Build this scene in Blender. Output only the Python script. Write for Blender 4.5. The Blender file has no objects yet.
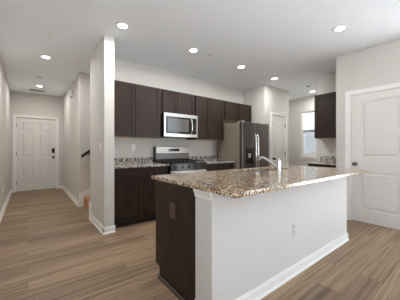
import bpy, bmesh, math, random
from mathutils import Vector
C = bpy.context.scene.collection
SC = bpy.context.scene
R = math.radians

# ------------------------------------------------------------------ camera
cd = bpy.data.cameras.new('camera'); cam = bpy.data.objects.new('camera', cd); C.objects.link(cam)
cam.location = (0, 0, 1.159); cam.rotation_euler = (R(90), 0, R(-37.884))
cd.sensor_width = 36.0; cd.lens = 221.22 / 400 * 36; cd.shift_y = -0.38 / 400
cd.clip_start = 0.02; cd.clip_end = 200
SC.camera = cam
# ------------------------------------------------------------------ world, exposure
W = bpy.data.worlds.new('daylight'); SC.world = W; W.use_nodes = True
bg = W.node_tree.nodes['Background']
# pale sky above the horizon, added ground glow below it to lift the ceiling
_n, _l = W.node_tree.nodes, W.node_tree.links
_tc = _n.new('ShaderNodeTexCoord'); _sx = _n.new('ShaderNodeSeparateXYZ'); _l.new(_tc.outputs['Generated'], _sx.inputs[0])
_rp = _n.new('ShaderNodeValToRGB'); _e = _rp.color_ramp.elements
_mr = _n.new('ShaderNodeMapRange'); _mr.inputs['From Min'].default_value = -1; _l.new(_sx.outputs['Z'], _mr.inputs['Value']); _l.new(_mr.outputs['Result'], _rp.inputs['Fac'])
_e[0].position = 0.47; _e[0].color = (0.92, 0.96, 1.0, 1)
_e[1].position = 0.53; _e[1].color = (0.29, 0.335, 0.385, 1)
_l.new(_rp.outputs['Color'], bg.inputs['Color'])
bg.inputs['Strength'].default_value = 11.0
SC.view_settings.view_transform = 'Standard'; SC.view_settings.look = 'None'
SC.view_settings.gamma = 1.0; SC.view_settings.use_curve_mapping = False
SC.view_settings.exposure = 0.42
SC.cycles.diffuse_bounces = 12; SC.cycles.max_bounces = 16
LAMP_W = 9.6            # recessed lamps
LAMP_COL = (1.0, 0.98, 0.965)

# ------------------------------------------------------------------ materials
def srgb(r, g, b):
    f = lambda c: (c / 12.92 if c <= 0.04045 else ((c + 0.055) / 1.055) ** 2.4)
    return (f(r / 255), f(g / 255), f(b / 255), 1)

def new_mat(name):
    m = bpy.data.materials.new(name); m.use_nodes = True
    nt = m.node_tree
    return m, nt, nt.nodes['Principled BSDF']

def simple(name, col, rough=0.5, metal=0.0, spec=0.5, var=0.03, scale=8.0, bump=0.0, bscale=200.0):
    """a plain surface with a little procedural tonal variation and bump"""
    m, nt, b = new_mat(name); N = nt.nodes; L = nt.links
    tc = N.new('ShaderNodeTexCoord')
    nz = N.new('ShaderNodeTexNoise'); nz.inputs['Scale'].default_value = scale; nz.inputs['Detail'].default_value = 3
    L.new(tc.outputs['Object'], nz.inputs['Vector'])
    cr = N.new('ShaderNodeValToRGB')
    lo = tuple(c * (1 - var) for c in col[:3]) + (1,); hi = tuple(min(1, c * (1 + var)) for c in col[:3]) + (1,)
    cr.color_ramp.elements[0].position = 0.3; cr.color_ramp.elements[1].position = 0.7
    cr.color_ramp.elements[0].color = lo; cr.color_ramp.elements[1].color = hi
    L.new(nz.outputs['Fac'], cr.inputs['Fac']); L.new(cr.outputs['Color'], b.inputs['Base Color'])
    b.inputs['Roughness'].default_value = rough; b.inputs['Metallic'].default_value = metal
    b.inputs['Specular IOR Level'].default_value = spec
    if bump:
        n2 = N.new('ShaderNodeTexNoise'); n2.inputs['Scale'].default_value = bscale
        L.new(tc.outputs['Object'], n2.inputs['Vector'])
        bp = N.new('ShaderNodeBump'); bp.inputs['Strength'].default_value = bump; bp.inputs['Distance'].default_value = 0.002
        L.new(n2.outputs['Fac'], bp.inputs['Height']); L.new(bp.outputs['Normal'], b.inputs['Normal'])
    return m

def wood_dark(name, lo, hi, rough):
    m, nt, b = new_mat(name); N = nt.nodes; L = nt.links
    tc = N.new('ShaderNodeTexCoord'); mp = N.new('ShaderNodeMapping'); mp.inputs['Scale'].default_value = (30, 30, 2.2)
    L.new(tc.outputs['Object'], mp.inputs['Vector'])
    nz = N.new('ShaderNodeTexNoise'); nz.inputs['Scale'].default_value = 1.6; nz.inputs['Detail'].default_value = 6
    L.new(mp.outputs['Vector'], nz.inputs['Vector'])
    cr = N.new('ShaderNodeValToRGB'); cr.color_ramp.elements[0].position = 0.32; cr.color_ramp.elements[1].position = 0.72
    cr.color_ramp.elements[0].color = lo; cr.color_ramp.elements[1].color = hi
    L.new(nz.outputs['Fac'], cr.inputs['Fac']); L.new(cr.outputs['Color'], b.inputs['Base Color'])
    b.inputs['Roughness'].default_value = rough; b.inputs['Specular IOR Level'].default_value = 0.3
    return m

def granite(name, base_lo, base_hi, pale, dark, brown, cell=120, blot=75, bl=0.63):
    m, nt, b = new_mat(name); N = nt.nodes; L = nt.links
    tc = N.new('ShaderNodeTexCoord')
    def noise(s, d=2.0):
        n = N.new('ShaderNodeTexNoise'); n.inputs['Scale'].default_value = s; n.inputs['Detail'].default_value = d
        L.new(tc.outputs['Object'], n.inputs['Vector']); return n.outputs['Fac']
    def ramp(src, p0, p1):
        r = N.new('ShaderNodeValToRGB'); r.color_ramp.elements[0].position = p0; r.color_ramp.elements[1].position = p1
        L.new(src, r.inputs['Fac']); return r.outputs['Color']
    def mix(fac, a, bb):
        x = N.new('ShaderNodeMix'); x.data_type = 'RGBA'; L.new(fac, x.inputs[0])
        for s, v in ((x.inputs[6], a), (x.inputs[7], bb)):
            if isinstance(v, tuple): s.default_value = v
            else: L.new(v, s)
        return x.outputs[2]
    vo = N.new('ShaderNodeTexVoronoi'); vo.inputs['Scale'].default_value = cell
    L.new(tc.outputs['Object'], vo.inputs['Vector'])
    sp = N.new('ShaderNodeSeparateColor'); L.new(vo.outputs['Color'], sp.inputs['Color'])
    c = mix(ramp(noise(16), 0.40, 0.62), base_lo, base_hi)
    c = mix(ramp(sp.outputs[0], 0.62, 0.70), c, pale)
    c = mix(ramp(sp.outputs[1], 0.72, 0.78), c, brown)
    c = mix(ramp(sp.outputs[2], 0.86, 0.90), c, dark)
    c = mix(ramp(noise(blot, 3), bl, bl + 0.04), c, dark)
    L.new(c, b.inputs['Base Color'])
    b.inputs['Roughness'].default_value = 0.10
    b.inputs['IOR'].default_value = 1.55
    return m

def plank_floor(name):
    m, nt, b = new_mat(name); N = nt.nodes; L = nt.links
    tc = N.new('ShaderNodeTexCoord')
    br = N.new('ShaderNodeTexBrick')
    br.inputs['Scale'].default_value = 1.0; br.inputs['Brick Width'].default_value = 1.22; br.inputs['Row Height'].default_value = 0.178
    br.inputs['Mortar Size'].default_value = 0.0011; br.inputs['Mortar Smooth'].default_value = 0.1; br.inputs['Bias'].default_value = 0.0
    br.offset = 0.37; br.offset_frequency = 2; br.squash = 1.0
    br.inputs['Color1'].default_value = (0, 0, 0, 1); br.inputs['Color2'].default_value = (1, 1, 1, 1)
    br.inputs['Mortar'].default_value = (0.5, 0.5, 0.5, 1)
    L.new(tc.outputs['Object'], br.inputs['Vector'])
    # grain stretched along the plank, shifted per plank
    mp = N.new('ShaderNodeMapping'); mp.inputs['Scale'].default_value = (0.6, 27, 1)
    L.new(tc.outputs['Object'], mp.inputs['Vector'])
    ad = N.new('ShaderNodeVectorMath'); ad.operation = 'ADD'
    ms = N.new('ShaderNodeVectorMath'); ms.operation = 'SCALE'; ms.inputs['Scale'].default_value = 31.0
    L.new(br.outputs['Color'], ms.inputs[0]); L.new(mp.outputs['Vector'], ad.inputs[0]); L.new(ms.outputs['Vector'], ad.inputs[1])
    nz = N.new('ShaderNodeTexNoise'); nz.inputs['Scale'].default_value = 1.5; nz.inputs['Detail'].default_value = 7; nz.inputs['Roughness'].default_value = 0.62
    nz.inputs['Distortion'].default_value = 0.6
    L.new(ad.outputs['Vector'], nz.inputs['Vector'])
    g = N.new('ShaderNodeValToRGB'); e = g.color_ramp.elements
    e[0].position = 0.28; e[0].color = srgb(100, 80, 62)
    e[1].position = 0.74; e[1].color = srgb(178, 154, 127)
    k = e.new(0.5); k.color = srgb(143, 121, 98)
    L.new(nz.outputs['Fac'], g.inputs['Fac'])
    t = N.new('ShaderNodeValToRGB'); t.color_ramp.elements[0].color = (0.76, 0.75, 0.74, 1); t.color_ramp.elements[1].color = (1.14, 1.12, 1.08, 1)
    L.new(br.outputs['Color'], t.inputs['Fac'])
    mu = N.new('ShaderNodeMix'); mu.data_type = 'RGBA'; mu.blend_type = 'MULTIPLY'; mu.inputs[0].default_value = 1
    L.new(g.outputs['Color'], mu.inputs[6]); L.new(t.outputs['Color'], mu.inputs[7])
    mo = N.new('ShaderNodeMix'); mo.data_type = 'RGBA'
    L.new(br.outputs['Fac'], mo.inputs[0]); L.new(mu.outputs[2], mo.inputs[6]); mo.inputs[7].default_value = srgb(84, 66, 52)
    L.new(mo.outputs[2], b.inputs['Base Color'])
    b.inputs['Roughness'].default_value = 0.5
    b.inputs['Specular IOR Level'].default_value = 0.3
    bp = N.new('ShaderNodeBump'); bp.inputs['Strength'].default_value = 0.12; bp.inputs['Distance'].default_value = 0.002
    L.new(nz.outputs['Fac'], bp.inputs['Height']); L.new(bp.outputs['Normal'], b.inputs['Normal'])
    return m

def brushed(name, col, rough=0.32, axis=(4, 4, 260)):
    m, nt, b = new_mat(name); N = nt.nodes; L = nt.links
    tc = N.new('ShaderNodeTexCoord'); mp = N.new('ShaderNodeMapping'); mp.inputs['Scale'].default_value = axis
    L.new(tc.outputs['Object'], mp.inputs['Vector'])
    nz = N.new('ShaderNodeTexNoise'); nz.inputs['Scale'].default_value = 1; nz.inputs['Detail'].default_value = 3
    L.new(mp.outputs['Vector'], nz.inputs['Vector'])
    mr = N.new('ShaderNodeMapRange'); mr.inputs['To Min'].default_value = rough - 0.06; mr.inputs['To Max'].default_value = rough + 0.08
    L.new(nz.outputs['Fac'], mr.inputs['Value']); L.new(mr.outputs['Result'], b.inputs['Roughness'])
    b.inputs['Base Color'].default_value = col; b.inputs['Metallic'].default_value = 1.0
    return m

def glass_pane(name, tint=(1, 1, 1, 1), k=0.08):
    m = bpy.data.materials.new(name); m.use_nodes = True; nt = m.node_tree; N = nt.nodes; L = nt.links
    N.remove(N['Principled BSDF'])
    tr = N.new('ShaderNodeBsdfTransparent'); tr.inputs['Color'].default_value = tint
    gl = N.new('ShaderNodeBsdfGlossy'); gl.inputs['Roughness'].default_value = 0.02
    mx = N.new('ShaderNodeMixShader'); mx.inputs['Fac'].default_value = k
    L.new(tr.outputs[0], mx.inputs[1]); L.new(gl.outputs[0], mx.inputs[2]); L.new(mx.outputs[0], N['Material Output'].inputs['Surface'])
    return m

def emitter(name, col, s):
    m, nt, b = new_mat(name)
    b.inputs['Base Color'].default_value = col; b.inputs['Emission Color'].default_value = col; b.inputs['Emission Strength'].default_value = s
    return m

M = {}
M['paint'] = simple('wall_paint', srgb(208, 205, 199), 0.75, var=0.012, scale=2, bump=0.05, bscale=180)
M['ceil'] = simple('ceiling_paint', srgb(243, 248, 255), 0.85, var=0.01, scale=2, bump=0.05, bscale=150)
M['trim'] = simple('white_trim_paint', srgb(238, 236, 233), 0.4, var=0.008)
M['door'] = simple('white_door_paint', srgb(224, 221, 216), 0.42, var=0.008)
M['white'] = simple('white_plastic', srgb(240, 239, 236), 0.35, var=0.005)
M['knee'] = simple('half_wall_paint', srgb(213, 210, 207), 0.7, var=0.01, scale=2)
M['esp'] = wood_dark('espresso_wood', srgb(34, 22, 17), srgb(58, 42, 34), 0.42)
M['kick'] = simple('dark_kick_board', srgb(38, 29, 25), 0.55)
M['maple'] = simple('pale_maple_underside', srgb(206, 184, 150), 0.5, var=0.05, scale=5)
M['granite'] = granite('golden_granite', srgb(160, 126, 84), srgb(202, 174, 130), srgb(228, 222, 212), srgb(50, 44, 41), srgb(116, 82, 52), 115, 72, 0.585)
M['granite_lit'] = granite('golden_granite_lit', srgb(176, 166, 152), srgb(206, 200, 190), srgb(226, 222, 214), srgb(46, 44, 44), srgb(120, 108, 98), 70, 34, 0.56)  # same stone as the island, its paler light painted into the colour
M['floor'] = plank_floor('oak_plank_floor')
M['steel'] = brushed('brushed_stainless', (0.56, 0.54, 0.52, 1), 0.32)
M['steel_v'] = brushed('fridge_stainless', (0.22, 0.20, 0.185, 1), 0.34, (220, 220, 3))
M['steel_d'] = brushed('dark_stainless', (0.16, 0.145, 0.13, 1), 0.4)
M['steel_w'] = brushed('range_stainless', (0.36, 0.335, 0.31, 1), 0.36)
M['fridge_side'] = simple('fridge_side_enamel', srgb(126, 116, 105), 0.45, metal=0.0, var=0.03)
M['chrome'] = simple('chrome', (0.86, 0.86, 0.86, 1), 0.10, metal=1.0, var=0.0)
M['nickel'] = simple('satin_nickel', (0.13, 0.12, 0.11, 1), 0.25, metal=1.0, var=0.0)
M['black'] = simple('black_enamel', srgb(22, 21, 21), 0.22, var=0.02)
M['blackglass'] = simple('black_oven_glass', srgb(30, 29, 29), 0.06, var=0.0)
M['mwglass'] = simple('smoked_microwave_glass', srgb(92, 90, 87), 0.12, var=0.02)
M['iron'] = simple('cast_iron', srgb(28, 27, 27), 0.5, var=0.05)
M['bronze'] = simple('dark_bronze', srgb(44, 38, 34), 0.4, metal=0.6)
M['hand'] = wood_dark('dark_handrail_wood', srgb(38, 27, 22), srgb(56, 42, 34), 0.35)
M['tread'] = simple('tan_stair_carpet', srgb(186, 136, 96), 0.9, var=0.12, scale=60, bump=0.5, bscale=300)
M['brownplate'] = simple('brown_plastic', srgb(92, 74, 63), 0.35, var=0.01)
M['slot'] = simple('dark_slot', srgb(40, 38, 37), 0.5)
M['greyvent'] = simple('grey_vent_metal', srgb(150, 147, 142), 0.5)
M['screen'] = simple('clock_display', srgb(18, 22, 24), 0.1)
M['siding'] = simple('grey_lap_siding', srgb(140, 139, 137), 0.7)
M['lawn'] = simple('mown_grass', srgb(104, 112, 82), 0.9, var=0.2, scale=30)
M['rail_shade'] = simple('shaded_window_vinyl', srgb(150, 150, 148), 0.5)  # backlit shade on the meeting rail painted in as grey
M['pane'] = glass_pane('window_glass')
M['mesh'] = glass_pane('insect_screen_glass', (0.74, 0.75, 0.76, 1), 0.06)
M['lens'] = emitter('lit_lamp_lens', (1.0, 0.97, 0.93, 1), 14.0)

# ------------------------------------------------------------------ mesh helpers
class MB:
    def __init__(s): s.bm = bmesh.new()
    def box(s, x0, x1, y0, y1, z0, z1):
        if x0 > x1: x0, x1 = x1, x0
        if y0 > y1: y0, y1 = y1, y0
        if z0 > z1: z0, z1 = z1, z0
        v = [s.bm.verts.new(p) for p in ((x0,y0,z0),(x1,y0,z0),(x1,y1,z0),(x0,y1,z0),(x0,y0,z1),(x1,y0,z1),(x1,y1,z1),(x0,y1,z1))]
        for f in ((3,2,1,0),(4,5,6,7),(0,1,5,4),(1,2,6,5),(2,3,7,6),(3,0,4,7)): s.bm.faces.new([v[i] for i in f])
        return s
    def frustum(s, a, b):
        """two rectangles given as 4 corner points each, joined and capped"""
        v = [s.bm.verts.new(p) for p in list(a) + list(b)]
        for f in ((0,1,2,3),(7,6,5,4),(0,4,5,1),(1,5,6,2),(2,6,7,3),(3,7,4,0)): s.bm.faces.new([v[i] for i in f])
        bmesh.ops.recalc_face_normals(s.bm, faces=s.bm.faces[:]); return s
    def prism(s, pts, d):
        """polygon pts (3-D) swept by vector d"""
        d = Vector(d)
        a = [s.bm.verts.new(p) for p in pts]; b = [s.bm.verts.new(Vector(p) + d) for p in pts]
        s.bm.faces.new(a[::-1]); s.bm.faces.new(b)
        n = len(pts)
        for i in range(n): s.bm.faces.new((a[i], a[(i+1)%n], b[(i+1)%n], b[i]))
        bmesh.ops.recalc_face_normals(s.bm, faces=s.bm.faces[:]); return s
    def tube(s, pts, r, n=14, cap=True):
        pts = [Vector(p) for p in pts]; rs = r if isinstance(r, (list, tuple)) else [r] * len(pts)
        rings = []; up = None
        for i, p in enumerate(pts):
            t = (pts[min(i+1, len(pts)-1)] - pts[max(i-1, 0)]).normalized()
            if up is None: up = Vector((0,0,1)) if abs(t.z) < 0.9 else Vector((1,0,0))
            a = t.cross(up).normalized(); b = a.cross(t).normalized(); up = b
            rings.append([s.bm.verts.new(p + (a*math.cos(2*math.pi*k/n) + b*math.sin(2*math.pi*k/n))*rs[i]) for k in range(n)])
        for q, w in zip(rings, rings[1:]):
            for k in range(n): s.bm.faces.new((q[k], q[(k+1)%n], w[(k+1)%n], w[k]))
        if cap: s.bm.faces.new(rings[0][::-1]); s.bm.faces.new(rings[-1])
        bmesh.ops.recalc_face_normals(s.bm, faces=s.bm.faces[:]); return s
    def lathe(s, c, prof, axis='z', n=28):
        """prof: list of (radius, height) revolved about an axis through c"""
        c = Vector(c); rings = []
        ax = {'z': (Vector((1,0,0)), Vector((0,1,0)), Vector((0,0,1))), 'x': (Vector((0,1,0)), Vector((0,0,1)), Vector((1,0,0))),
              'y': (Vector((1,0,0)), Vector((0,0,1)), Vector((0,1,0)))}[axis]
        for r, h in prof:
            if r < 1e-6: rings.append([s.bm.verts.new(c + ax[2]*h)])
            else: rings.append([s.bm.verts.new(c + ax[0]*r*math.cos(2*math.pi*k/n) + ax[1]*r*math.sin(2*math.pi*k/n) + ax[2]*h) for k in range(n)])
        for q, w in zip(rings, rings[1:]):
            for k in range(n):
                a, b2 = q[k % len(q)], q[(k+1) % len(q)]; d, e = w[k % len(w)], w[(k+1) % len(w)]
                f = []
                for v in (a, b2, e, d):
                    if v not in f: f.append(v)
                if len(f) > 2: s.bm.faces.new(f)
        bmesh.ops.recalc_face_normals(s.bm, faces=s.bm.faces[:]); return s
    def build(s, name, mat, parent=None, origin=None, bevel=0.0, smooth=False):
        off = Vector((0,0,0))
        if parent is not None:
            p = parent
            while p is not None: off += p.location; p = p.parent
        elif origin is not None: off = Vector(origin)
        if off.length: bmesh.ops.translate(s.bm, verts=s.bm.verts[:], vec=-off)
        me = bpy.data.meshes.new(name); s.bm.to_mesh(me); s.bm.free()
        me.materials.append(mat)
        o = bpy.data.objects.new(name, me); C.objects.link(o)
        if parent is not None: o.parent = parent
        elif origin is not None: o.location = origin
        if smooth:
            for p in me.polygons: p.use_smooth = True
            try: me.set_sharp_from_angle(angle=R(38))
            except Exception: pass
        if bevel:
            b = o.modifiers.new('bevel', 'BEVEL'); b.width = bevel; b.segments = 2; b.limit_method = 'ANGLE'; b.angle_limit = R(40)
            b.harden_normals = False
        return o

def tag(o, label=None, cat=None, group=None, kind=None):
    if label: o['label'] = label
    if cat: o['category'] = cat
    if group: o['group'] = group
    if kind: o['kind'] = kind
    return o
def thing(name, label, cat, loc, group=None):
    o = bpy.data.objects.new(name, None); C.objects.link(o); o.location = loc; o.empty_display_size = 0.1
    return tag(o, label, cat, group)
def struct(o): o['kind'] = 'structure'; return o
def copy_tree(o, parent=None):
    c = o.copy(); C.objects.link(c); c.parent = parent
    for ch in [k for k in bpy.data.objects if k.parent == o]: copy_tree(ch, c)
    return c

H = 2.74                       # ceiling height
XL, YF, XH = -0.37, 7.79, 0.83 # left wall, front-door wall, hall right wall
YP, YB = 3.211, 3.906          # end of the partition, kitchen back wall
XP = 0.964                     # kitchen face of the partition
XA, YPAN, XPAN = 4.49, 3.243, 5.56
XR, YE = 4.183, 1.565          # right wall and where it ends
XREC, YREC = 4.95, 2.24        # recessed counter wall
XW, YN = 6.559, 3.98           # window wall, nook back wall
YR = -2.3                      # glazed rear wall
S0, S1 = 4.09, 5.05            # stair opening

# ------------------------------------------------------------------ room shell
struct(MB().box(XL-0.14, XW+0.14, YR-0.14, YF+0.14, -0.12, 0).build('floor', M['floor']))
struct(MB().box(XL-0.14, XW+0.14, YR-0.14, YF+0.14, H, H+0.12).build('ceiling', M['ceil']))
LG0, LG1 = YR+0.25, -0.42       # unseen left-wall window, added to light the faces turned left
struct(MB().box(XL-0.12, XL, YR, LG0, 0, H).box(XL-0.12, XL, LG1, YF+0.12, 0, H).box(XL-0.12, XL, LG0, LG1, 0, 0.5).box(XL-0.12, XL, LG0, LG1, 2.5, H).build('wall_left', M['paint']))
wf = struct(MB().box(XL-0.09, XL-0.02, LG0, LG0+0.05, 0.5, 2.5).box(XL-0.09, XL-0.02, LG1-0.05, LG1, 0.5, 2.5).box(XL-0.09, XL-0.02, LG0+0.05, LG1-0.05, 0.5, 0.55)
            .box(XL-0.09, XL-0.02, LG0+0.05, LG1-0.05, 2.45, 2.5).build('window_4', M['trim']))
MB().box(XL-0.06, XL-0.054, LG0+0.05, LG1-0.05, 0.55, 2.45).build('pane', M['pane'], wf)
FD0, FD1, FDH = -0.262, 0.668, 2.05
struct(MB().box(2.38, 2.5, S0, S1, 0, H).build('wall_stair', M['paint']))
struct(MB().box(XL, FD0, YF, YF+0.12, 0, H).box(FD1, XH, YF, YF+0.12, 0, H).box(FD0, FD1, YF, YF+0.12, FDH, H).build('wall_front', M['paint']))
struct(MB().box(XH, XH+0.13, S1, YF+0.12, 0, H).box(XH+0.13, 2.5, S1, S1+0.12, 0, H).build('wall_hall', M['paint']))
struct(MB().box(XH, XP, YP, S0, 0, H).build('wall_partition', M['paint']))
struct(MB().box(XP, XA+0.10, YB, S0, 0, H).build('wall_back', M['paint']))
PD0, PD1, PDH = 4.785, 5.395, 2.035
struct(MB().box(XA, XA+0.10, YPAN+0.115, YB, 0, H).box(XA, PD0, YPAN, YPAN+0.115, 0, H).box(PD1, XPAN, YPAN, YPAN+0.115, 0, H)
       .box(PD0, PD1, YPAN, YPAN+0.115, PDH, H).box(XPAN-0.1, XPAN, YPAN+0.115, YN, 0, H).box(XA+0.1, XPAN-0.1, YB, YN, 0, H).build('wall_pantry', M['paint']))
struct(MB().box(XPAN, XW, YN, YN+0.12, 0, H).build('wall_nook', M['paint']))
WY0, WY1, WZ0, WZ1 = 2.48, 3.42, 0.955, 2.30
struct(MB().box(XW, XW+0.14, YREC, WY0, 0, H).box(XW, XW+0.14, WY1, YN+0.12, 0, H).box(XW, XW+0.14, WY0, WY1, 0, WZ0).box(XW, XW+0.14, WY0, WY1, WZ1, H).build('wall_window', M['paint']))
struct(MB().box(XREC, XREC+0.12, YE, YREC, 0, H).box(XREC+0.12, XW+0.14, YREC-0.12, YREC, 0, H).build('wall_recess', M['paint']))
RD0, RD1, RDH = 0.585, 1.352, 2.05
SG0, SG1 = YR+0.12, 0.42     # unseen side glazing, added behind the camera to brighten the ceiling
struct(MB().box(XR, XR+0.12, YR, SG0, 0, H).box(XR, XR+0.12, SG1, RD0, 0, H).box(XR, XR+0.12, SG0, SG1, 0, 0.08).box(XR, XR+0.12, SG0, SG1, 2.62, H).box(XR, XR+0.12, RD1, YE, 0, H).box(XR, XR+0.12, RD0, RD1, RDH, H).box(XR+0.12, XREC+0.12, YE-0.12, YE, 0, H).build('wall_right', M['paint']))
struct(MB().box(XL, XR, YR-0.12, YR, 0, H).build('wall_rear', M['paint']))
for i in range(2):  # frames and panes of the added side glazing
    a, b = SG0+i*(SG1-SG0)/2, SG0+(i+1)*(SG1-SG0)/2
    wf = struct(MB().box(XR+0.02, XR+0.09, a, a+0.05, 0.08, 2.62).box(XR+0.02, XR+0.09, b-0.05, b, 0.08, 2.62).box(XR+0.02, XR+0.09, a+0.05, b-0.05, 0.08, 0.13)
                .box(XR+0.02, XR+0.09, a+0.05, b-0.05, 2.57, 2.62).build('window_%d' % (i+2), M['trim']))
    MB().box(XR+0.054, XR+0.06, a+0.05, b-0.05, 0.13, 2.57).build('pane', M['pane'], wf)

# baseboards (profile: board with a stepped top edge)
def base(mb, side, a0, a1, c):
    """side: face direction. 'x-' board on a wall at X=c facing -X, etc."""
    for t, z0, z1 in ((0.014, 0, 0.075), (0.008, 0.075, 0.092)):
        if side == 'x-': mb.box(c-t, c, a0, a1, z0, z1)
        if side == 'x+': mb.box(c, c+t, a0, a1, z0, z1)
        if side == 'y-': mb.box(a0, a1, c-t, c, z0, z1)
        if side == 'y+': mb.box(a0, a1, c, c+t, z0, z1)
    # quarter-round shoe
    t = 0.026
    if side == 'x-': mb.prism([(c-0.014, a0, 0), (c-t, a0, 0), (c-t+0.003, a0, 0.012), (c-0.014, a0, 0.018)], (0, a1-a0, 0))
    if side == 'y-': mb.prism([(a0, c-0.014, 0), (a0, c-t, 0), (a0, c-t+0.003, 0.012), (a0, c-0.014, 0.018)], (a1-a0, 0, 0))
    if side == 'x+': mb.prism([(c+0.014, a0, 0), (c+t, a0, 0), (c+t-0.003, a0, 0.012), (c+0.014, a0, 0.018)], (0, a1-a0, 0))
    return mb
struct(base(MB(), 'x+', YR, YF, XL).build('baseboard_left', M['trim']))
struct(base(base(MB(), 'y-', XL+0.014, FD0-0.062, YF), 'y-', FD1+0.062, XH-0.014, YF).build('baseboard_front', M['trim']))
struct(base(MB(), 'x-', S1, YF, XH).build('baseboard_hall', M['trim']))
struct(base(base(MB(), 'x-', YP-0.014, S0, XH), 'y-', XH-0.014, XP+0.012, YP).build('baseboard_partition', M['trim']))
struct(base(base(MB(), 'x-', SG1, RD0-0.072, XR), 'x-', RD1+0.072, YE, XR).build('baseboard_right', M['trim']))
struct(base(MB(), 'y-', XPAN-0.16, XPAN, YPAN).build('baseboard_pantry', M['trim']))
struct(base(MB(), 'x-', YREC, YN, XW).build('baseboard_window', M['trim']))

# ------------------------------------------------------------------ nook window
wn = struct(MB().box(XW+0.03, XW+0.10, WY0, WY0+0.045, WZ0, WZ1).box(XW+0.03, XW+0.10, WY1-0.045, WY1, WZ0, WZ1).box(XW+0.03, XW+0.10, WY0+0.045, WY1-0.045, WZ1-0.045, WZ1)
            .box(XW+0.03, XW+0.10, WY0+0.045, WY1-0.045, WZ0, WZ0+0.05).build('window_1', M['trim'], bevel=0.003))
MB().box(XW+0.02, XW+0.10, WY0+0.045, WY1-0.045, 1.685, 1.745).build('meeting_rail', M['rail_shade'], wn, bevel=0.003)
MB().box(XW+0.07, XW+0.075, WY0+0.045, WY1-0.045, 1.745, WZ1-0.045).build('upper_pane', M['pane'], wn)
ls = MB().box(XW+0.035, XW+0.065, WY0+0.045, WY0+0.085, WZ0+0.05, 1.685).box(XW+0.035, XW+0.065, WY1-0.085, WY1-0.045, WZ0+0.05, 1.685).box(XW+0.035, XW+0.065, WY0+0.085, WY1-0.085, WZ0+0.05, WZ0+0.1)
ls.build('lower_sash', M['trim'], wn)
MB().box(XW+0.05, XW+0.055, WY0+0.085, WY1-0.085, WZ0+0.1, 1.685).build('lower_pane', M['mesh'], wn)
MB().box(XW-0.04, XW+0.03, WY0-0.05, WY1+0.05, WZ0-0.03, WZ0).box(XW-0.015, XW, WY0-0.03, WY1+0.03, WZ0-0.09, WZ0-0.03).build('window_sill', M['trim'], wn, bevel=0.004)

# the neighbouring house's lap-sided wall, seen through the nook window
nb = MB()
for k in range(30): nb.prism([(10.5, -2, 0.2*k-0.6), (10.47, -2, 0.2*k-0.6), (10.495, -2, 0.2*k-0.4), (10.5, -2, 0.2*k-0.4)], (0, 11, 0))
nb.box(10.5, 10.7, -2, 9, -0.6, 5.4)
struct(nb.build('wall_outside', M['siding']))
struct(MB().box(XW+0.16, 10.5, -2, 9, -0.7, -0.5).build('ground_blocker', M['lawn']))  # unseen slab added to cut the bright streak on the nook ceiling
# ------------------------------------------------------------------ doors
def casing_y(x0, x1, top, y, w=0.06, t=0.016):
    return (MB().box(x0-w, x0, y-t, y, 0, top+w).box(x1, x1+w, y-t, y, 0, top+w).box(x0, x1, y-t, y, top, top+w)
            .box(x0-w, x0-w+0.014, y-t-0.006, y-t, 0, top+w).box(x1+w-0.014, x1+w, y-t-0.006, y-t, 0, top+w).box(x0-w+0.014, x1+w-0.014, y-t-0.006, y-t, top+w-0.014, top+w))
def casing_x(y0, y1, top, x, w=0.07, t=0.016):
    return (MB().box(x-t, x, y0-w, y0, 0, top+w).box(x-t, x, y1, y1+w, 0, top+w).box(x-t, x, y0, y1, top, top+w)
            .box(x-t-0.006, x-t, y0-w, y0-w+0.014, 0, top+w).box(x-t-0.006, x-t, y1+w-0.014, y1+w, 0, top+w).box(x-t-0.006, x-t, y0-w+0.014, y1+w-0.014, top+w-0.014, top+w))
def panelled(mb, axis, a0, a1, z0, z1, face, t, panels):
    """moulded door leaf: solid leaf with sunk grooves round raised fields. panels: (a0,a1,z0,z1)"""
    def bx(p0, p1, d0, d1, q0, q1):
        if axis == 'y': mb.box(p0, p1, face+d0, face+d1, q0, q1)
        else: mb.box(face+d0, face+d1, p0, p1, q0, q1)
    bx(a0, a1, 0.016, t, z0, z1)                                   # core
    xs = sorted(set([a0, a1] + [p for q in panels for p in q[:2]])); zs = sorted(set([z0, z1] + [p for q in panels for p in q[2:]]))
    for i in range(len(xs)-1):
        for j in range(len(zs)-1):
            cx, cz = (xs[i]+xs[i+1])/2, (zs[j]+zs[j+1])/2
            if not any(p[0] < cx < p[1] and p[2] < cz < p[3] for p in panels): bx(xs[i], xs[i+1], 0, 0.016, zs[j], zs[j+1])
    def P(a, d, z): return (a, face+d, z) if axis == 'y' else (face+d, a, z)
    for p in panels:                                               # bevelled raised field and sloping moulding
        g, s = 0.018, 0.02
        o = [P(p[0]+g, 0.016, p[2]+g), P(p[1]-g, 0.016, p[2]+g), P(p[1]-g, 0.016, p[3]-g), P(p[0]+g, 0.016, p[3]-g)]
        n = [P(p[0]+g+s, 0.003, p[2]+g+s), P(p[1]-g-s, 0.003, p[2]+g+s), P(p[1]-g-s, 0.003, p[3]-g-s), P(p[0]+g+s, 0.003, p[3]-g-s)]
        mb.frustum(o, n)
    return mb
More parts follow.
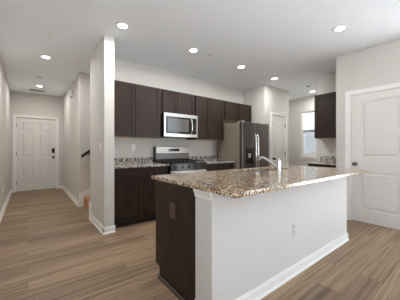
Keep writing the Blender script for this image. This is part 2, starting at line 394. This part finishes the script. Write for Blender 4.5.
# front door (six panels)
fd = struct(casing_y(FD0, FD1, FDH, YF).build('door_1', M['trim'], bevel=0.003))
a0, a1 = FD0+0.012, FD1-0.012; sw, mid = 0.125, (a0+a1)/2
pl = []
for z0, z1 in ((0.24, 0.80), (0.965, 1.60), (1.70, 1.93)):
    pl += [(a0+sw, mid-0.055, z0, z1), (mid+0.055, a1-sw, z0, z1)]
MBd = panelled(MB(), 'y', a0, a1, 0.02, FDH-0.01, YF+0.035, 0.045, pl)
MBd.build('door_leaf', M['door'], fd, bevel=0.0015)
MB().box(FD0, FD1, YF-0.01, YF+0.12, 0, 0.02).build('threshold', M['greyvent'], fd)
MB().box(FD0, FD0+0.012, YF, YF+0.12, 0.02, FDH).box(FD1-0.012, FD1, YF, YF+0.12, 0.02, FDH).box(FD0+0.012, FD1-0.012, YF, YF+0.12, FDH-0.01, FDH).build('jamb', M['trim'], fd)
for z in (0.25, 1.05, 1.82): MB().box(FD0+0.006, FD0+0.024, YF+0.026, YF+0.036, z-0.05, z+0.05).build('hinge', M['bronze'], fd)
kx = 0.592
MB().box(kx-0.034, kx+0.034, YF+0.012, YF+0.036, 1.06, 1.20).build('keypad_lock', M['black'], fd, bevel=0.006)
MB().lathe((kx, YF+0.036, 0.935), [(0, 0), (0.034, 0), (0.034, -0.008), (0.013, -0.012), (0.013, -0.038), (0.028, -0.046), (0.03, -0.06), (0.02, -0.072), (0, -0.074)], 'y').build('door_knob', M['nickel'], fd, smooth=True)

# right door (two panels) in the right wall
rd = struct(casing_x(RD0, RD1, RDH, XR).build('door_2', M['trim'], bevel=0.003))
b0, b1 = RD0+0.01, RD1-0.012
panelled(MB(), 'x', b0, b1, 0.012, RDH-0.013, XR+0.006, 0.04, [(b0+0.145, b1-0.145, 1.045, 1.925), (b0+0.145, b1-0.145, 0.215, 0.80)]).build('door_leaf', M['door'], rd, bevel=0.002)
MB().box(XR+0.004, XR+0.12, RD0, RD0+0.008, 0, RDH).box(XR+0.004, XR+0.12, RD1-0.005, RD1, 0, RDH).box(XR+0.004, XR+0.12, RD0+0.008, RD1-0.005, RDH-0.005, RDH).build('jamb', M['trim'], rd)
MB().lathe((XR+0.006, 1.285, 0.93), [(0, 0), (0.033, 0), (0.033, -0.006), (0.028, -0.01), (0.012, -0.013), (0.012, -0.034), (0.024, -0.040), (0.029, -0.052), (0.026, -0.064), (0.014, -0.071), (0, -0.072)], 'x').build('door_knob', M['nickel'], rd, smooth=True)

# pantry door (two panels) beyond the fridge
pd = struct(casing_y(PD0, PD1, PDH, YPAN, 0.065).build('door_3', M['trim'], bevel=0.003))
a0, a1 = PD0+0.011, PD1-0.010
panelled(MB(), 'y', a0, a1, 0.012, PDH-0.006, YPAN+0.006, 0.04, [(a0+0.11, a1-0.11, 1.045, 1.90), (a0+0.11, a1-0.11, 0.215, 0.80)]).build('door_leaf', M['door'], pd, bevel=0.002)
MB().box(PD0, PD0+0.005, YPAN+0.004, YPAN+0.115, 0, PDH).box(PD1-0.005, PD1, YPAN+0.004, YPAN+0.115, 0, PDH).box(PD0+0.005, PD1-0.005, YPAN+0.004, YPAN+0.115, PDH-0.005, PDH).build('jamb', M['trim'], pd)
for z in (0.25, 1.06, 1.79): MB().box(PD1-0.018, PD1+0.004, YPAN-0.006, YPAN+0.006, z-0.05, z+0.05).build('hinge', M['bronze'], pd)
MB().lathe((PD0+0.07, YPAN+0.006, 0.93), [(0, 0), (0.033, 0), (0.033, -0.008), (0.012, -0.013), (0.012, -0.034), (0.027, -0.044), (0.029, -0.055), (0.014, -0.071), (0, -0.072)], 'y').build('door_knob', M['bronze'], pd, smooth=True)

# ------------------------------------------------------------------ stairs
st = thing('staircase', 'tan carpeted stairs climbing behind the partition beside the entry hall', 'stairs', (XH+0.05, S0, 0))
for k in range(5):
    x0 = XH+0.10 + 0.25*k
    MB().box(x0-0.02, 2.375, S0+0.018, S1-0.018, 0.18*k, 0.18*(k+1)).build('step', M['tread'], st, bevel=0.012)
for y in (S1-0.017, S0+0.001):
    e = XH-0.016
    MB().prism([(e, y, 0), (2.375, y, 0), (2.375, y, 1.33), (XH+0.09, y, 0.30), (e, y, 0.275)], (0, 0.016, 0)).build('skirt_board', M['trim'], st)
struct(MB().box(XH-0.016, XH, S0-0.13, S0, 0.0925, 0.285).build('trim_1', M['trim'], bevel=0.003))
hr = thing('handrail', 'dark wooden handrail fixed along the stair wall', 'handrail', (0.87, S1, 1.0))
dx = 0.72
MB().prism([(0.85, S1-0.085, 0.985), (0.85, S1-0.035, 0.985), (0.85, S1-0.035, 1.045), (0.85, S1-0.05, 1.055), (0.85, S1-0.07, 1.055), (0.85, S1-0.085, 1.045)], (1.4, 0, 1.4*dx)).build('rail', M['hand'], hr, bevel=0.006)
for x in (1.0, 1.9):
    z = 0.99+(x-0.85)*dx
    MB().tube([(x, S1-0.001, z-0.06), (x, S1-0.04, z-0.06), (x, S1-0.06, z-0.02), (x, S1-0.06, z+0.01)], 0.008, 8).build('bracket', M['bronze'], hr)

# ------------------------------------------------------------------ cabinets
def shaker(name, parent, axis, a0, a1, z0, z1, face, t=0.02, fr=0.058, mat=None):
    mb = MB()
    def bx(p0, p1, d0, d1, q0, q1):
        if axis == 'y': mb.box(p0, p1, face+d0, face+d1, q0, q1)
        else: mb.box(face+d0, face+d1, p0, p1, q0, q1)
    bx(a0, a0+fr, 0, t, z0, z1); bx(a1-fr, a1, 0, t, z0, z1)
    bx(a0+fr, a1-fr, 0, t, z0, z0+fr); bx(a0+fr, a1-fr, 0, t, z1-fr, z1)
    bx(a0+fr, a1-fr, 0.009, t, z0+fr, z1-fr)
    return mb.build(name, mat or M['esp'], parent, bevel=0.0016)
UF = 3.581                               # door face of the wall cabinets
UB = YB
def wall_cabinet(x0, x1, z0, z1, doors, label):
    t = thing('wall_cabinet', label, 'cabinet', ((x0+x1)/2, UB, z0), 'dark wall cabinets over the back counter')
    MB().box(x0, x1, UF+0.022, UB, z0+0.004, z1).build('carcass', M['esp'], t, bevel=0.001)
    MB().box(x0+0.015, x1-0.015, UF+0.03, UB-0.002, z0, z0+0.004).build('bottom_panel', M['maple'], t)
    for a, b in doors: shaker('door', t, 'y', a, b, z0+0.006, z1-0.004, UF)
    return t
ZT, ZU = 2.263, 1.368
wall_cabinet(0.967, 1.910, ZU, ZT, [(0.985, 1.418), (1.423, 1.890)], 'dark wall cabinet next to the white partition, left of the microwave')
wall_cabinet(1.912, 2.665, 1.83, ZT, [(1.930, 2.240), (2.246, 2.648)], 'short dark wall cabinet directly above the microwave')
wall_cabinet(2.667, 3.478, ZU, ZT, [(2.685, 3.045), (3.050, 3.460)], 'tall dark wall cabinet between the microwave and the refrigerator')
wall_cabinet(3.480, 4.432, 1.835, ZT, [(3.505, 3.928), (3.962, 4.415)], 'short dark wall cabinet above the stainless refrigerator')

CF = 3.285                               # base door face
CT0, CT1 = 0.885, 0.915
def base_cabinet(x0, x1, drawers, doors, label):
    t = thing('base_cabinet', label, 'cabinet', ((x0+x1)/2, YB, 0), 'dark base cabinets on the back wall')
    MB().box(x0, x1, CF+0.022, YB-0.002, 0.105, CT0).build('carcass', M['esp'], t)
    MB().box(x0, x1, CF+0.085, YB-0.002, 0, 0.105).build('toe_kick', M['kick'], t)
    for a, b in drawers: MB().box(a, b, CF, CF+0.02, 0.725, 0.868).build('drawer', M['esp'], t, bevel=0.003)
    for a, b in doors: shaker('door', t, 'y', a, b, 0.115, 0.712, CF)
    return t
base_cabinet(0.968, 1.885, [(0.985, 1.870)], [(0.985, 1.424), (1.429, 1.870)], 'dark base cabinet between the white partition and the range')
base_cabinet(2.668, 3.470, [(2.685, 3.452)], [(2.685, 3.066), (3.071, 3.452)], 'dark base cabinet between the range and the refrigerator')
def perimeter_top(x0, x1, label):
    t = thing('countertop', label, 'countertop', ((x0+x1)/2, YB, CT0), 'granite counters on the back wall')
    MB().box(x0, x1, 3.255, YB, CT0, CT1).build('slab', M['granite_lit'], t, bevel=0.004)
    MB().box(x0, x1, YB-0.022, YB, CT1, 1.017).build('backsplash', M['granite_lit'], t, bevel=0.002)
perimeter_top(0.966, 1.886, 'speckled granite counter left of the range, against the partition')
perimeter_top(2.667, 3.480, 'speckled granite counter right of the range, beside the refrigerator')

# ------------------------------------------------------------------ range
RX0, RX1, RF = 1.890, 2.662, 3.235
rg = thing('gas_range', 'stainless gas range with black cooktop under the microwave', 'stove', ((RX0+RX1)/2, YB-0.01, 0))
MB().box(RX0, RX1, RF+0.03, 3.885, 0.03, 0.905).build('body', M['black'], rg, bevel=0.003)
for x in (RX0+0.05, RX1-0.05):
    for y in (RF+0.1, 3.82): MB().lathe((x, y, 0), [(0.018, 0), (0.018, 0.012), (0.012, 0.016), (0.012, 0.03)]).build('foot', M['black'], rg)
MB().box(RX0, RX1, RF, 3.80, 0.905, 0.922).build('cooktop', M['black'], rg, bevel=0.004)
MB().box(RX0, RX1, RF-0.005, RF+0.03, 0.80, 0.905).build('control_panel', M['black'], rg, bevel=0.004)
for k in range(5):
    x = RX0+0.11+k*(RX1-RX0-0.22)/4
    MB().lathe((x, RF-0.005, 0.855), [(0, -0.03), (0.016, -0.03), (0.02, -0.026), (0.021, -0.006), (0.025, 0), (0, 0)], 'y').build('knob', M['black'], rg, smooth=True)
od = MB().box(RX0+0.003, RX1-0.003, RF-0.012, RF+0.03, 0.20, 0.79).build('oven_door', M['steel'], rg, bevel=0.004)
MB().box(RX0+0.12, RX1-0.12, RF-0.015, RF-0.011, 0.32, 0.66).build('oven_window', M['blackglass'], od)
MB().tube([(RX0+0.05, RF-0.012, 0.765), (RX0+0.05, RF-0.055, 0.765), (RX0+0.08, RF-0.062, 0.765), (RX1-0.08, RF-0.062, 0.765), (RX1-0.05, RF-0.055, 0.765), (RX1-0.05, RF-0.012, 0.765)], 0.013, 12).build('oven_handle', M['steel'], od, smooth=True)
MB().box(RX0+0.003, RX1-0.003, RF-0.01, RF+0.03, 0.035, 0.19).build('storage_drawer', M['steel'], rg, bevel=0.004)
# backguard
bgd = MB().box(RX0, RX1, 3.80, 3.885, 0.905, 1.218).build('backguard', M['black'], rg, bevel=0.006)
MB().box(RX0+0.018, RX1-0.004, 3.792, 3.802, 1.085, 1.214).build('guard_panel', M['steel_w'], bgd, bevel=0.003)
MB().box(RX0+0.018, RX1-0.004, 3.795, 3.802, 0.975, 1.070).build('lower_guard_panel', M['steel_d'], bgd, bevel=0.002)
dsp = MB().box(2.17, 2.42, 3.788, 3.793, 1.125, 1.178).build('control_display', M['screen'], bgd, bevel=0.002)
# burners and grates
for bx_, by_, r in ((RX0+0.17, 3.38, 0.05), (RX0+0.17, 3.66, 0.04), (RX1-0.17, 3.38, 0.05), (RX1-0.17, 3.66, 0.04), ((RX0+RX1)/2, 3.52, 0.045)):
    MB().lathe((bx_, by_, 0.922), [(r, 0), (r, 0.006), (r*0.8, 0.008), (r*0.8, 0.016), (r*0.7, 0.02), (0, 0.02)]).build('burner', M['iron'], rg, smooth=True)
for k in range(3):
    x0 = RX0+0.025+k*0.242; x1 = x0+0.236; g = MB(); y0, y1 = 3.27, 3.775
    for x in (x0+0.007, x1-0.007): g.box(x-0.006, x+0.006, y0, y1, 0.945, 0.96)
    for y in (y0+0.006, (y0+y1)/2, y1-0.006): g.box(x0, x1, y-0.006, y+0.006, 0.945, 0.96)
    xm = (x0+x1)/2
    g.box(xm-0.005, xm+0.005, y0, y1, 0.945, 0.96)
    for x in (x0+0.007, x1-0.007):
        for y in (y0+0.006, y1-0.006): g.box(x-0.006, x+0.006, y-0.006, y+0.006, 0.922, 0.946)
    g.build('grate', M['iron'], rg, bevel=0.002)

# ------------------------------------------------------------------ microwave
MX0, MX1, MF = 1.914, 2.662, 3.50
mw = thing('microwave', 'stainless microwave hung beneath the wall cabinets above the range', 'microwave', ((MX0+MX1)/2, YB, 1.395))
MB().box(MX0, MX1, MF+0.03, YB, 1.395, 1.828).build('body', M['black'], mw, bevel=0.003)
fr = MB().box(MX0, MX1, MF, MF+0.03, 1.765, 1.826).box(MX0, MX1, MF, MF+0.03, 1.397, 1.455).box(MX0, MX0+0.035, MF, MF+0.03, 1.455, 1.765).box(MX1-0.025, MX1, MF, MF+0.03, 1.455, 1.765)
fr.build('front_frame', M['steel'], mw, bevel=0.003)
dr = MB().box(MX0+0.035, 2.505, MF+0.004, MF+0.03, 1.455, 1.765).build('door', M['blackglass'], mw, bevel=0.002)
MB().box(MX0+0.075, 2.455, MF+0.001, MF+0.005, 1.49, 1.735).build('door_window', M['mwglass'], dr, bevel=0.002)
cp = MB().box(2.505, MX1-0.025, MF+0.004, MF+0.03, 1.455, 1.765).build('control_panel', M['blackglass'], mw, bevel=0.002)
MB().box(2.545, 2.625, MF+0.001, MF+0.005, 1.70, 1.735).build('display', M['screen'], cp)
for i in range(3):
    for j in range(4): MB().box(2.55+i*0.026, 2.568+i*0.026, MF+0.002, MF+0.005, 1.50+j*0.045, 1.525+j*0.045).build('button', M['slot'], cp)
MB().tube([(2.50, MF+0.006, 1.475), (2.50, MF-0.025, 1.485), (2.50, MF-0.042, 1.54), (2.50, MF-0.048, 1.61), (2.50, MF-0.042, 1.68), (2.50, MF-0.025, 1.735), (2.50, MF+0.006, 1.745)], 0.013, 12).build('handle', M['chrome'], dr, smooth=True)
MB().box(MX0+0.1, MX1-0.1, MF+0.1, MF+0.3, 1.391, 1.396).build('grease_filter', M['greyvent'], mw)

# ------------------------------------------------------------------ refrigerator
FX0, FX1, FF, FB, FT = 3.503, 4.425, 3.075, 3.86, 1.745
fg = thing('refrigerator', 'stainless side-by-side refrigerator at the right end of the counter', 'refrigerator', ((FX0+FX1)/2, FB, 0))
MB().box(FX0, FX1, FF+0.085, FB, 0.03, FT-0.012).build('body', M['fridge_side'], fg, bevel=0.006)
for x in (FX0+0.06, FX1-0.06):
    for y in (FF+0.14, FB-0.08): MB().lathe((x, y, 0), [(0.022, 0), (0.022, 0.014), (0.014, 0.018), (0.014, 0.03)]).build('foot', M['black'], fg)
fm = FX0+0.415
ld = MB().box(FX0, fm-0.003, FF, FF+0.08, 0.09, FT).build('door', M['steel_v'], fg, bevel=0.012)
rdw = MB().box(fm+0.003, FX1, FF, FF+0.08, 0.09, FT).build('door', M['steel_v'], fg, bevel=0.012)
MB().box(FX0+0.02, FX1-0.02, FF+0.03, FF+0.09, 0.03, 0.085).build('toe_grille', M['black'], fg)
for x, d in ((fm-0.036, ld), (fm+0.036, rdw)):
    MB().tube([(x, FF+0.004, 0.62), (x, FF-0.035, 0.63), (x, FF-0.055, 0.70), (x, FF-0.062, 1.06), (x, FF-0.055, 1.42), (x, FF-0.035, 1.49), (x, FF+0.004, 1.50)], [0.014, 0.017, 0.020, 0.021, 0.020, 0.017, 0.014], 12).build('handle', M['chrome'], d, smooth=True)
dp = MB().box(FX0+0.09, FX0+0.335, FF-0.006, FF+0.006, 0.86, 1.19).build('dispenser', M['black'], ld, bevel=0.004)
MB().box(FX0+0.11, FX0+0.315, FF-0.009, FF-0.005, 1.11, 1.175).build('dispenser_panel', M['blackglass'], ld, bevel=0.002)
MB().box(FX0+0.17, FX0+0.25, FF-0.03, FF-0.005, 0.99, 1.08).build('dispenser_spout', M['greyvent'], ld, bevel=0.01)
for x in (FX0+0.05, FX1-0.05): MB().box(x-0.04, x+0.04, FF+0.015, FF+0.13, FT-0.014, FT+0.018).build('hinge_cover', M['greyvent'], fg, bevel=0.006)

# ------------------------------------------------------------------ island
IX0, IX1, IY0, IY1 = 0.915, 3.255, 0.852, 1.925
KY0, KY1, KX0, KX1 = 1.088, 1.270, 0.945, 3.24
hw = thing('half_wall', 'white painted half wall carrying the overhang of the kitchen island', 'half wall', ((KX0+KX1)/2, KY0, 0))
MB().box(KX0, KX1, KY0, KY1, 0, CT0).build('painted_core', M['knee'], hw, bevel=0.003)
bb = base(base(base(MB(), 'y-', KX0-0.012, KX1+0.014, KY0), 'x+', KY0-0.014, KY1, KX1), 'x-', KY0-0.014, KY1, KX0)
bb.build('baseboard', M['trim'], hw)
# cap moulding under the slab on the end and the front return
cp_ = MB()
prof = [(0, 0.828), (0.006, 0.828), (0.006, 0.842), (0.010, 0.850), (0.019, 0.870), (0.021, CT0), (0, CT0)]
cp_.prism([(KX0-d, KY0, z) for d, z in prof], (0, KY1-KY0, 0))
cp_.build('cap_moulding', M['trim'], hw)
# island cabinets
EY0, EY1 = KY1+0.002, 1.885
t = thing('island_cabinet', 'dark end cabinet of the kitchen island with a plain side panel', 'cabinet', (0.96, EY1, 0))
MB().prism([(0.942, EY0, 0), (0.942, EY1-0.075, 0), (0.942, EY1-0.075, 0.105), (0.942, EY1, 0.105), (0.942, EY1, CT0), (0.942, EY0, CT0)], (0.018, 0, 0)).build('side_panel', M['esp'], t, bevel=0.0012)
MB().prism([(0.942, EY0, 0), (0.926, EY0, 0), (0.929, EY0, 0.013), (0.942, EY0, 0.020)], (0, EY1-0.07-EY0, 0)).build('shoe_moulding', M['esp'], t)
MB().box(0.96, 1.72, EY0, EY1-0.022, 0.105, CT0).build('carcass', M['esp'], t)
MB().box(0.96, 1.72, EY0, EY1-0.085, 0, 0.105).build('toe_kick', M['kick'], t)
MB().box(0.965, 1.715, EY1-0.02, EY1, 0.725, 0.868).build('drawer', M['esp'], t, bevel=0.003)
for a, b in ((0.965, 1.338), (1.342, 1.715)): MB().box(a, b, EY1-0.02, EY1, 0.115, 0.712).build('door', M['esp'], t, bevel=0.003)
# sink base beside it
SX0, SX1, SY0, SY1 = 1.93, 2.66, 1.515, 1.845
t = thing('island_cabinet', 'dark sink cabinet in the middle of the island below the faucet', 'cabinet', (2.3, EY1, 0))
MB().box(1.722, 1.742, EY0, EY1-0.022, 0.105, CT0).box(2.85, 2.87, EY0, EY1-0.022, 0.105, CT0).box(1.742, 2.85, EY0, EY1-0.022, 0.105, 0.125).box(1.742, 2.85, EY0, EY0+0.012, 0.125, CT0).build('carcass', M['esp'], t)
MB().box(1.722, 2.87, EY0, EY1-0.085, 0, 0.105).build('toe_kick', M['kick'], t)
for a, b in ((1.73, 2.294), (2.298, 2.862)): MB().box(a, b, EY1-0.02, EY1, 0.115, 0.868).build('door', M['esp'], t, bevel=0.003)
# countertop: slab with the sink cut out
it = MB()
it.box(IX0, SX0, IY0, IY1, CT0, CT1).box(SX1, IX1, IY0, IY1, CT0, CT1).box(SX0, SX1, IY0, SY0, CT0, CT1).box(SX0, SX1, SY1, IY1, CT0, CT1)
bmesh.ops.remove_doubles(it.bm, verts=it.bm.verts[:], dist=1e-5)
def slab_with_hole():
    bm = bmesh.new()
    o = [(IX0, IY0), (IX1, IY0), (IX1, IY1), (IX0, IY1)]; i = [(SX0, SY0), (SX1, SY0), (SX1, SY1), (SX0, SY1)]
    V = {}
    for z in (CT0, CT1):
        V[z] = ([bm.verts.new((x, y, z)) for x, y in o], [bm.verts.new((x, y, z)) for x, y in i])
    for k in range(4):
        n = (k+1) % 4
        bm.faces.new((V[CT1][0][k], V[CT1][0][n], V[CT1][1][n], V[CT1][1][k]))
        bm.faces.new((V[CT0][0][n], V[CT0][0][k], V[CT0][1][k], V[CT0][1][n]))
        bm.faces.new((V[CT0][0][k], V[CT0][0][n], V[CT1][0][n], V[CT1][0][k]))
        bm.faces.new((V[CT0][1][n], V[CT0][1][k], V[CT1][1][k], V[CT1][1][n]))
    return bm
it.bm.free(); it.bm = slab_with_hole()
tag(it.build('island_countertop', M['granite'], origin=(IX0, IY0, CT0), bevel=0.005), 'long golden speckled granite top of the kitchen island', 'countertop')
# sink
sk = thing('kitchen_sink', 'stainless undermount sink sunk into the island top behind the faucet', 'sink', ((SX0+SX1)/2, (SY0+SY1)/2, CT0-0.2))
a, b, c, d = SX0-0.006, SX1+0.006, SY0-0.006, SY1+0.006; zb = CT0-0.20
MB().box(a, b, c, d, zb, zb+0.004).box(a, a+0.004, c, d, zb+0.004, CT0).box(b-0.004, b, c, d, zb+0.004, CT0).box(a+0.004, b-0.004, c, c+0.004, zb+0.004, CT0).box(a+0.004, b-0.004, d-0.004, d, zb+0.004, CT0).build('bowl', M['steel'], sk)
MB().lathe(((SX0+SX1)/2, (SY0+SY1)/2, zb+0.004), [(0.045, 0), (0.045, 0.003), (0.032, 0.003), (0.03, -0.001), (0, -0.001)]).build('drain', M['chrome'], sk, smooth=True)
# faucet
fx, fy = 2.285, 1.455
fc = thing('faucet', 'chrome kitchen faucet with angled spout standing on the island top', 'faucet', (fx, fy, CT1))
MB().lathe((fx, fy, CT1), [(0, 0), (0.029, 0), (0.029, 0.006), (0.022, 0.012), (0.020, 0.05), (0.021, 0.10), (0.020, 0.118), (0.014, 0.128), (0, 0.13)]).build('body', M['chrome'], fc, smooth=True)
sp = MB().tube([(fx, fy+0.01, CT1+0.03), (fx, fy+0.05, CT1+0.055), (fx, fy+0.11, CT1+0.095), (fx, fy+0.17, CT1+0.128), (fx, fy+0.215, CT1+0.145), (fx, fy+0.245, CT1+0.146), (fx, fy+0.265, CT1+0.132), (fx, fy+0.27, CT1+0.11)],
               [0.017, 0.016, 0.015, 0.0145, 0.015, 0.016, 0.017, 0.017], 16).build('spout', M['chrome'], fc, smooth=True)
MB().lathe((fx, fy+0.27, CT1+0.10), [(0, 0), (0.014, 0), (0.015, 0.01), (0, 0.01)]).build('aerator', M['slot'], sp)
MB().tube([(fx, fy, CT1+0.125), (fx-0.012, fy-0.008, CT1+0.134), (fx-0.035, fy-0.022, CT1+0.139), (fx-0.06, fy-0.038, CT1+0.140)], [0.011, 0.010, 0.008, 0.006], 10).build('lever', M['chrome'], fc, smooth=True)

# ------------------------------------------------------------------ recessed counter by the window
RCF = 4.655
t = thing('wall_cabinet', 'dark wall cabinet on the recessed wall just left of the right-hand door wall', 'cabinet', (XREC, 1.87, 1.385))
MB().box(RCF+0.022, XREC, YE+0.003, 2.155, 1.389, 2.275).build('carcass', M['esp'], t)
MB().box(RCF+0.03, XREC-0.002, YE+0.02, 2.12, 1.385, 1.389).build('bottom_panel', M['maple'], t)
shaker('door', t, 'x', YE+0.012, 2.147, 1.391, 2.271, RCF)
t = thing('base_cabinet', 'dark base cabinet in the recess below the window-side wall cabinet', 'cabinet', (XREC, 1.87, 0))
MB().box(4.352, XREC, YE+0.003, 2.13, 0.105, CT0).build('carcass', M['esp'], t)
MB().box(4.41, XREC, YE+0.003, 2.13, 0, 0.105).build('toe_kick', M['kick'], t)
MB().box(4.33, 4.35, YE+0.012, 2.122, 0.725, 0.868).build('drawer', M['esp'], t, bevel=0.003)
shaker('door', t, 'x', YE+0.012, 2.122, 0.115, 0.712, 4.33)
t = thing('countertop', 'small speckled granite counter in the recess near the window', 'countertop', (XREC, 1.87, CT0))
MB().box(4.305, XREC, YE+0.002, 2.155, CT0, CT1).build('slab', M['granite_lit'], t, bevel=0.004)
MB().box(XREC-0.022, XREC, YE+0.002, 2.155, CT1, 1.017).build('backsplash', M['granite_lit'], t, bevel=0.002)

# ------------------------------------------------------------------ outlets, switches, wall boxes
def plate(name, label, cat, c, face, w=0.072, h=0.116, kind='outlet', mat='white', group=None):
    """cover plate on a wall. face: 'y-', 'x-' or 'x+' """
    c = Vector(c); t = thing(name, label, cat, c, group)
    def bx(mb, u0, u1, d0, d1, z0, z1):
        if face == 'y-': mb.box(c.x+u0, c.x+u1, c.y-d1, c.y-d0, c.z+z0, c.z+z1)
        if face == 'x-': mb.box(c.x-d1, c.x-d0, c.y+u0, c.y+u1, c.z+z0, c.z+z1)
        if face == 'x+': mb.box(c.x+d0, c.x+d1, c.y+u0, c.y+u1, c.z+z0, c.z+z1)
        return mb
    bx(MB(), -w/2, w/2, 0, 0.006, -h/2, h/2).build('cover_plate', M[mat], t, bevel=0.002)
    if kind == 'outlet':
        for s in (-1, 1):
            r = bx(MB(), -0.017, 0.017, 0.006, 0.009, s*0.026-0.015, s*0.026+0.015).build('receptacle', M[mat], t, bevel=0.002)
            for q in (-1, 1): bx(MB(), q*0.007-0.0012, q*0.007+0.0012, 0.009, 0.0094, s*0.026-0.003, s*0.026+0.007).build('slot', M['slot'], r)
    else:
        n = 2 if w > 0.1 else 1
        for k in range(n):
            u = (k-(n-1)/2)*0.046
            bx(MB(), u-0.016, u+0.016, 0.006, 0.010, -0.033, 0.033).build('rocker', M[mat], t, bevel=0.002)
    return t
plate('outlet', 'white outlet on the back wall, middle of the stretch left of the range', 'outlet', (1.505, YB, 1.195), 'y-')
plate('light_switch', 'white switch plate on the back wall right beside the partition', 'switch', (1.105, YB, 1.195), 'y-', kind='switch')
plate('light_switch', 'white switch plate on the hall side of the partition', 'switch', (XH, 3.39, 1.20), 'x-', kind='switch')
plate('outlet', 'wall-coloured outlet low on the front of the white island half wall', 'outlet', (1.965, KY0, 0.415), 'y-', mat='knee')
plate('outlet', 'brown outlet on the dark end panel of the island', 'outlet', (0.942, 1.575, 0.655), 'x-', mat='brownplate', w=0.085, h=0.125)
plate('outlet', 'white outlet low on the left hall wall', 'outlet', (XL, 5.50, 0.43), 'x+')
t = thing('door_chime', 'small white box high on the hall wall before the front door', 'door chime', (XH, 5.95, 2.46))
MB().box(XH-0.05, XH, 5.87, 6.03, 2.395, 2.54).build('housing', M['white'], t, bevel=0.008)
MB().box(XH-0.046, XH-0.02, 5.90, 6.0, 2.393, 2.396).build('grille', M['slot'], t)

# ------------------------------------------------------------------ ceiling fittings
def lamp_light(parent, watts):
    ld_ = bpy.data.lights.new('lamp_light', 'AREA'); ld_.shape = 'DISK'; ld_.size = 0.10; ld_.energy = watts; ld_.color = LAMP_COL; ld_.spread = R(174)
    lo = bpy.data.objects.new('lamp_light', ld_); C.objects.link(lo); lo.parent = parent; lo.location = (0, 0, -0.012)
def make_downlight():
    t = thing('recessed_light', 'x', 'ceiling light', (0, 0, H), 'recessed ceiling lights')
    MB().lathe((0, 0, H), [(0.055, -0.004), (0.064, -0.009), (0.086, -0.006), (0.090, 0)], n=36).build('trim_ring', M['white'], t, smooth=True)
    MB().lathe((0, 0, H), [(0, -0.004), (0.0555, -0.004), (0.0555, -0.001), (0, -0.001)], n=36).build('lens', M['lens'], t)
    return t
t0 = make_downlight()
# the prototype stays at the origin of the plan until placed below
spots = [(0.956, 2.835, LAMP_W, 'lit round ceiling light just right of the top of the white partition'),
         (2.081, 2.845, LAMP_W, 'lit round ceiling light above the range'),
         (3.219, 2.855, LAMP_W, 'lit round ceiling light in front of the cabinet above the refrigerator'),
         (4.327, 2.862, 7.0, 'lit round ceiling light in front of the pantry door wall'),
         (3.216, 1.157, 0.8, 'lit round ceiling light above the right end of the island'),
         (0.244, 4.595, 12.0, 'lit round ceiling light at the near end of the entry hall'),
         (0.232, 6.786, 7.5, 'lit round ceiling light by the front door'),
         (6.12, 2.88, 7.0, 'small lit round ceiling light in the window nook, beside the dark wall cabinet')]
for i, (x, y, w, lab) in enumerate(spots):
    o = t0 if i == 0 else copy_tree(t0)
    o.location = (x, y, H); o['label'] = lab
for o in [k for k in bpy.data.objects if k.name.startswith('recessed_light')]:
    lamp_light(o, [w for x, y, w, _ in spots if abs(x-o.location.x) < 1e-3 and abs(y-o.location.y) < 1e-3][0])
t = thing('smoke_detector', 'round white smoke detector on the hall ceiling between its two lights', 'smoke detector', (0.225, 5.93, H))
MB().lathe((0.225, 5.93, H), [(0.068, 0), (0.068, -0.012), (0.06, -0.028), (0.04, -0.036), (0, -0.037)]).build('housing', M['white'], t, smooth=True)
MB().lathe((0.225, 5.93, H-0.0365), [(0.014, 0), (0.014, -0.003), (0, -0.003)]).build('test_button', M['greyvent'], t)
t = thing('air_vent', 'slatted air vent on the hall ceiling above the front door', 'vent', (0.20, 7.34, H))
MB().box(0.04, 0.36, 7.25, 7.27, H-0.008, H).box(0.04, 0.36, 7.41, 7.43, H-0.008, H).box(0.04, 0.06, 7.27, 7.41, H-0.008, H).box(0.34, 0.36, 7.27, 7.41, H-0.008, H).build('frame', M['greyvent'], t)
MB().box(0.06, 0.34, 7.27, 7.41, H-0.001, H).build('backing', M['slot'], t)
for k in range(6): MB().box(0.06, 0.34, 7.28+k*0.022, 7.288+k*0.022, H-0.007, H-0.001).build('slat', M['greyvent'], t)
def sprinkler(x, y, label):
    t = thing('sprinkler_head', label, 'sprinkler', (x, y, H), 'ceiling sprinklers')
    MB().lathe((x, y, H), [(0.036, 0), (0.036, -0.004), (0.02, -0.008), (0.008, -0.010), (0.008, -0.03), (0, -0.03)], n=20).build('escutcheon', M['white'], t, smooth=True)
    MB().lathe((x, y, H), [(0, -0.03), (0.016, -0.03), (0.016, -0.033), (0, -0.033)], n=16).build('deflector', M['white'], t)
sprinkler(0.252, 3.67, 'small sprinkler head on the ceiling at the mouth of the entry hall')
sprinkler(2.40, 2.815, 'small sprinkler head on the ceiling right of the light above the range')
sprinkler(4.856, 2.776, 'small sprinkler head on the ceiling before the pantry door')
t = thing('ceiling_sensor', 'small grey round sensor on the ceiling near the window nook', 'sensor', (5.5, 2.69, H))
MB().lathe((5.5, 2.69, H), [(0.045, 0), (0.045, -0.01), (0.035, -0.022), (0, -0.024)]).build('housing', M['greyvent'], t, smooth=True)
MB().lathe((5.5, 2.69, H-0.0235), [(0.02, 0), (0.016, -0.006), (0, -0.008)]).build('lens', M['greyvent'], t, smooth=True)
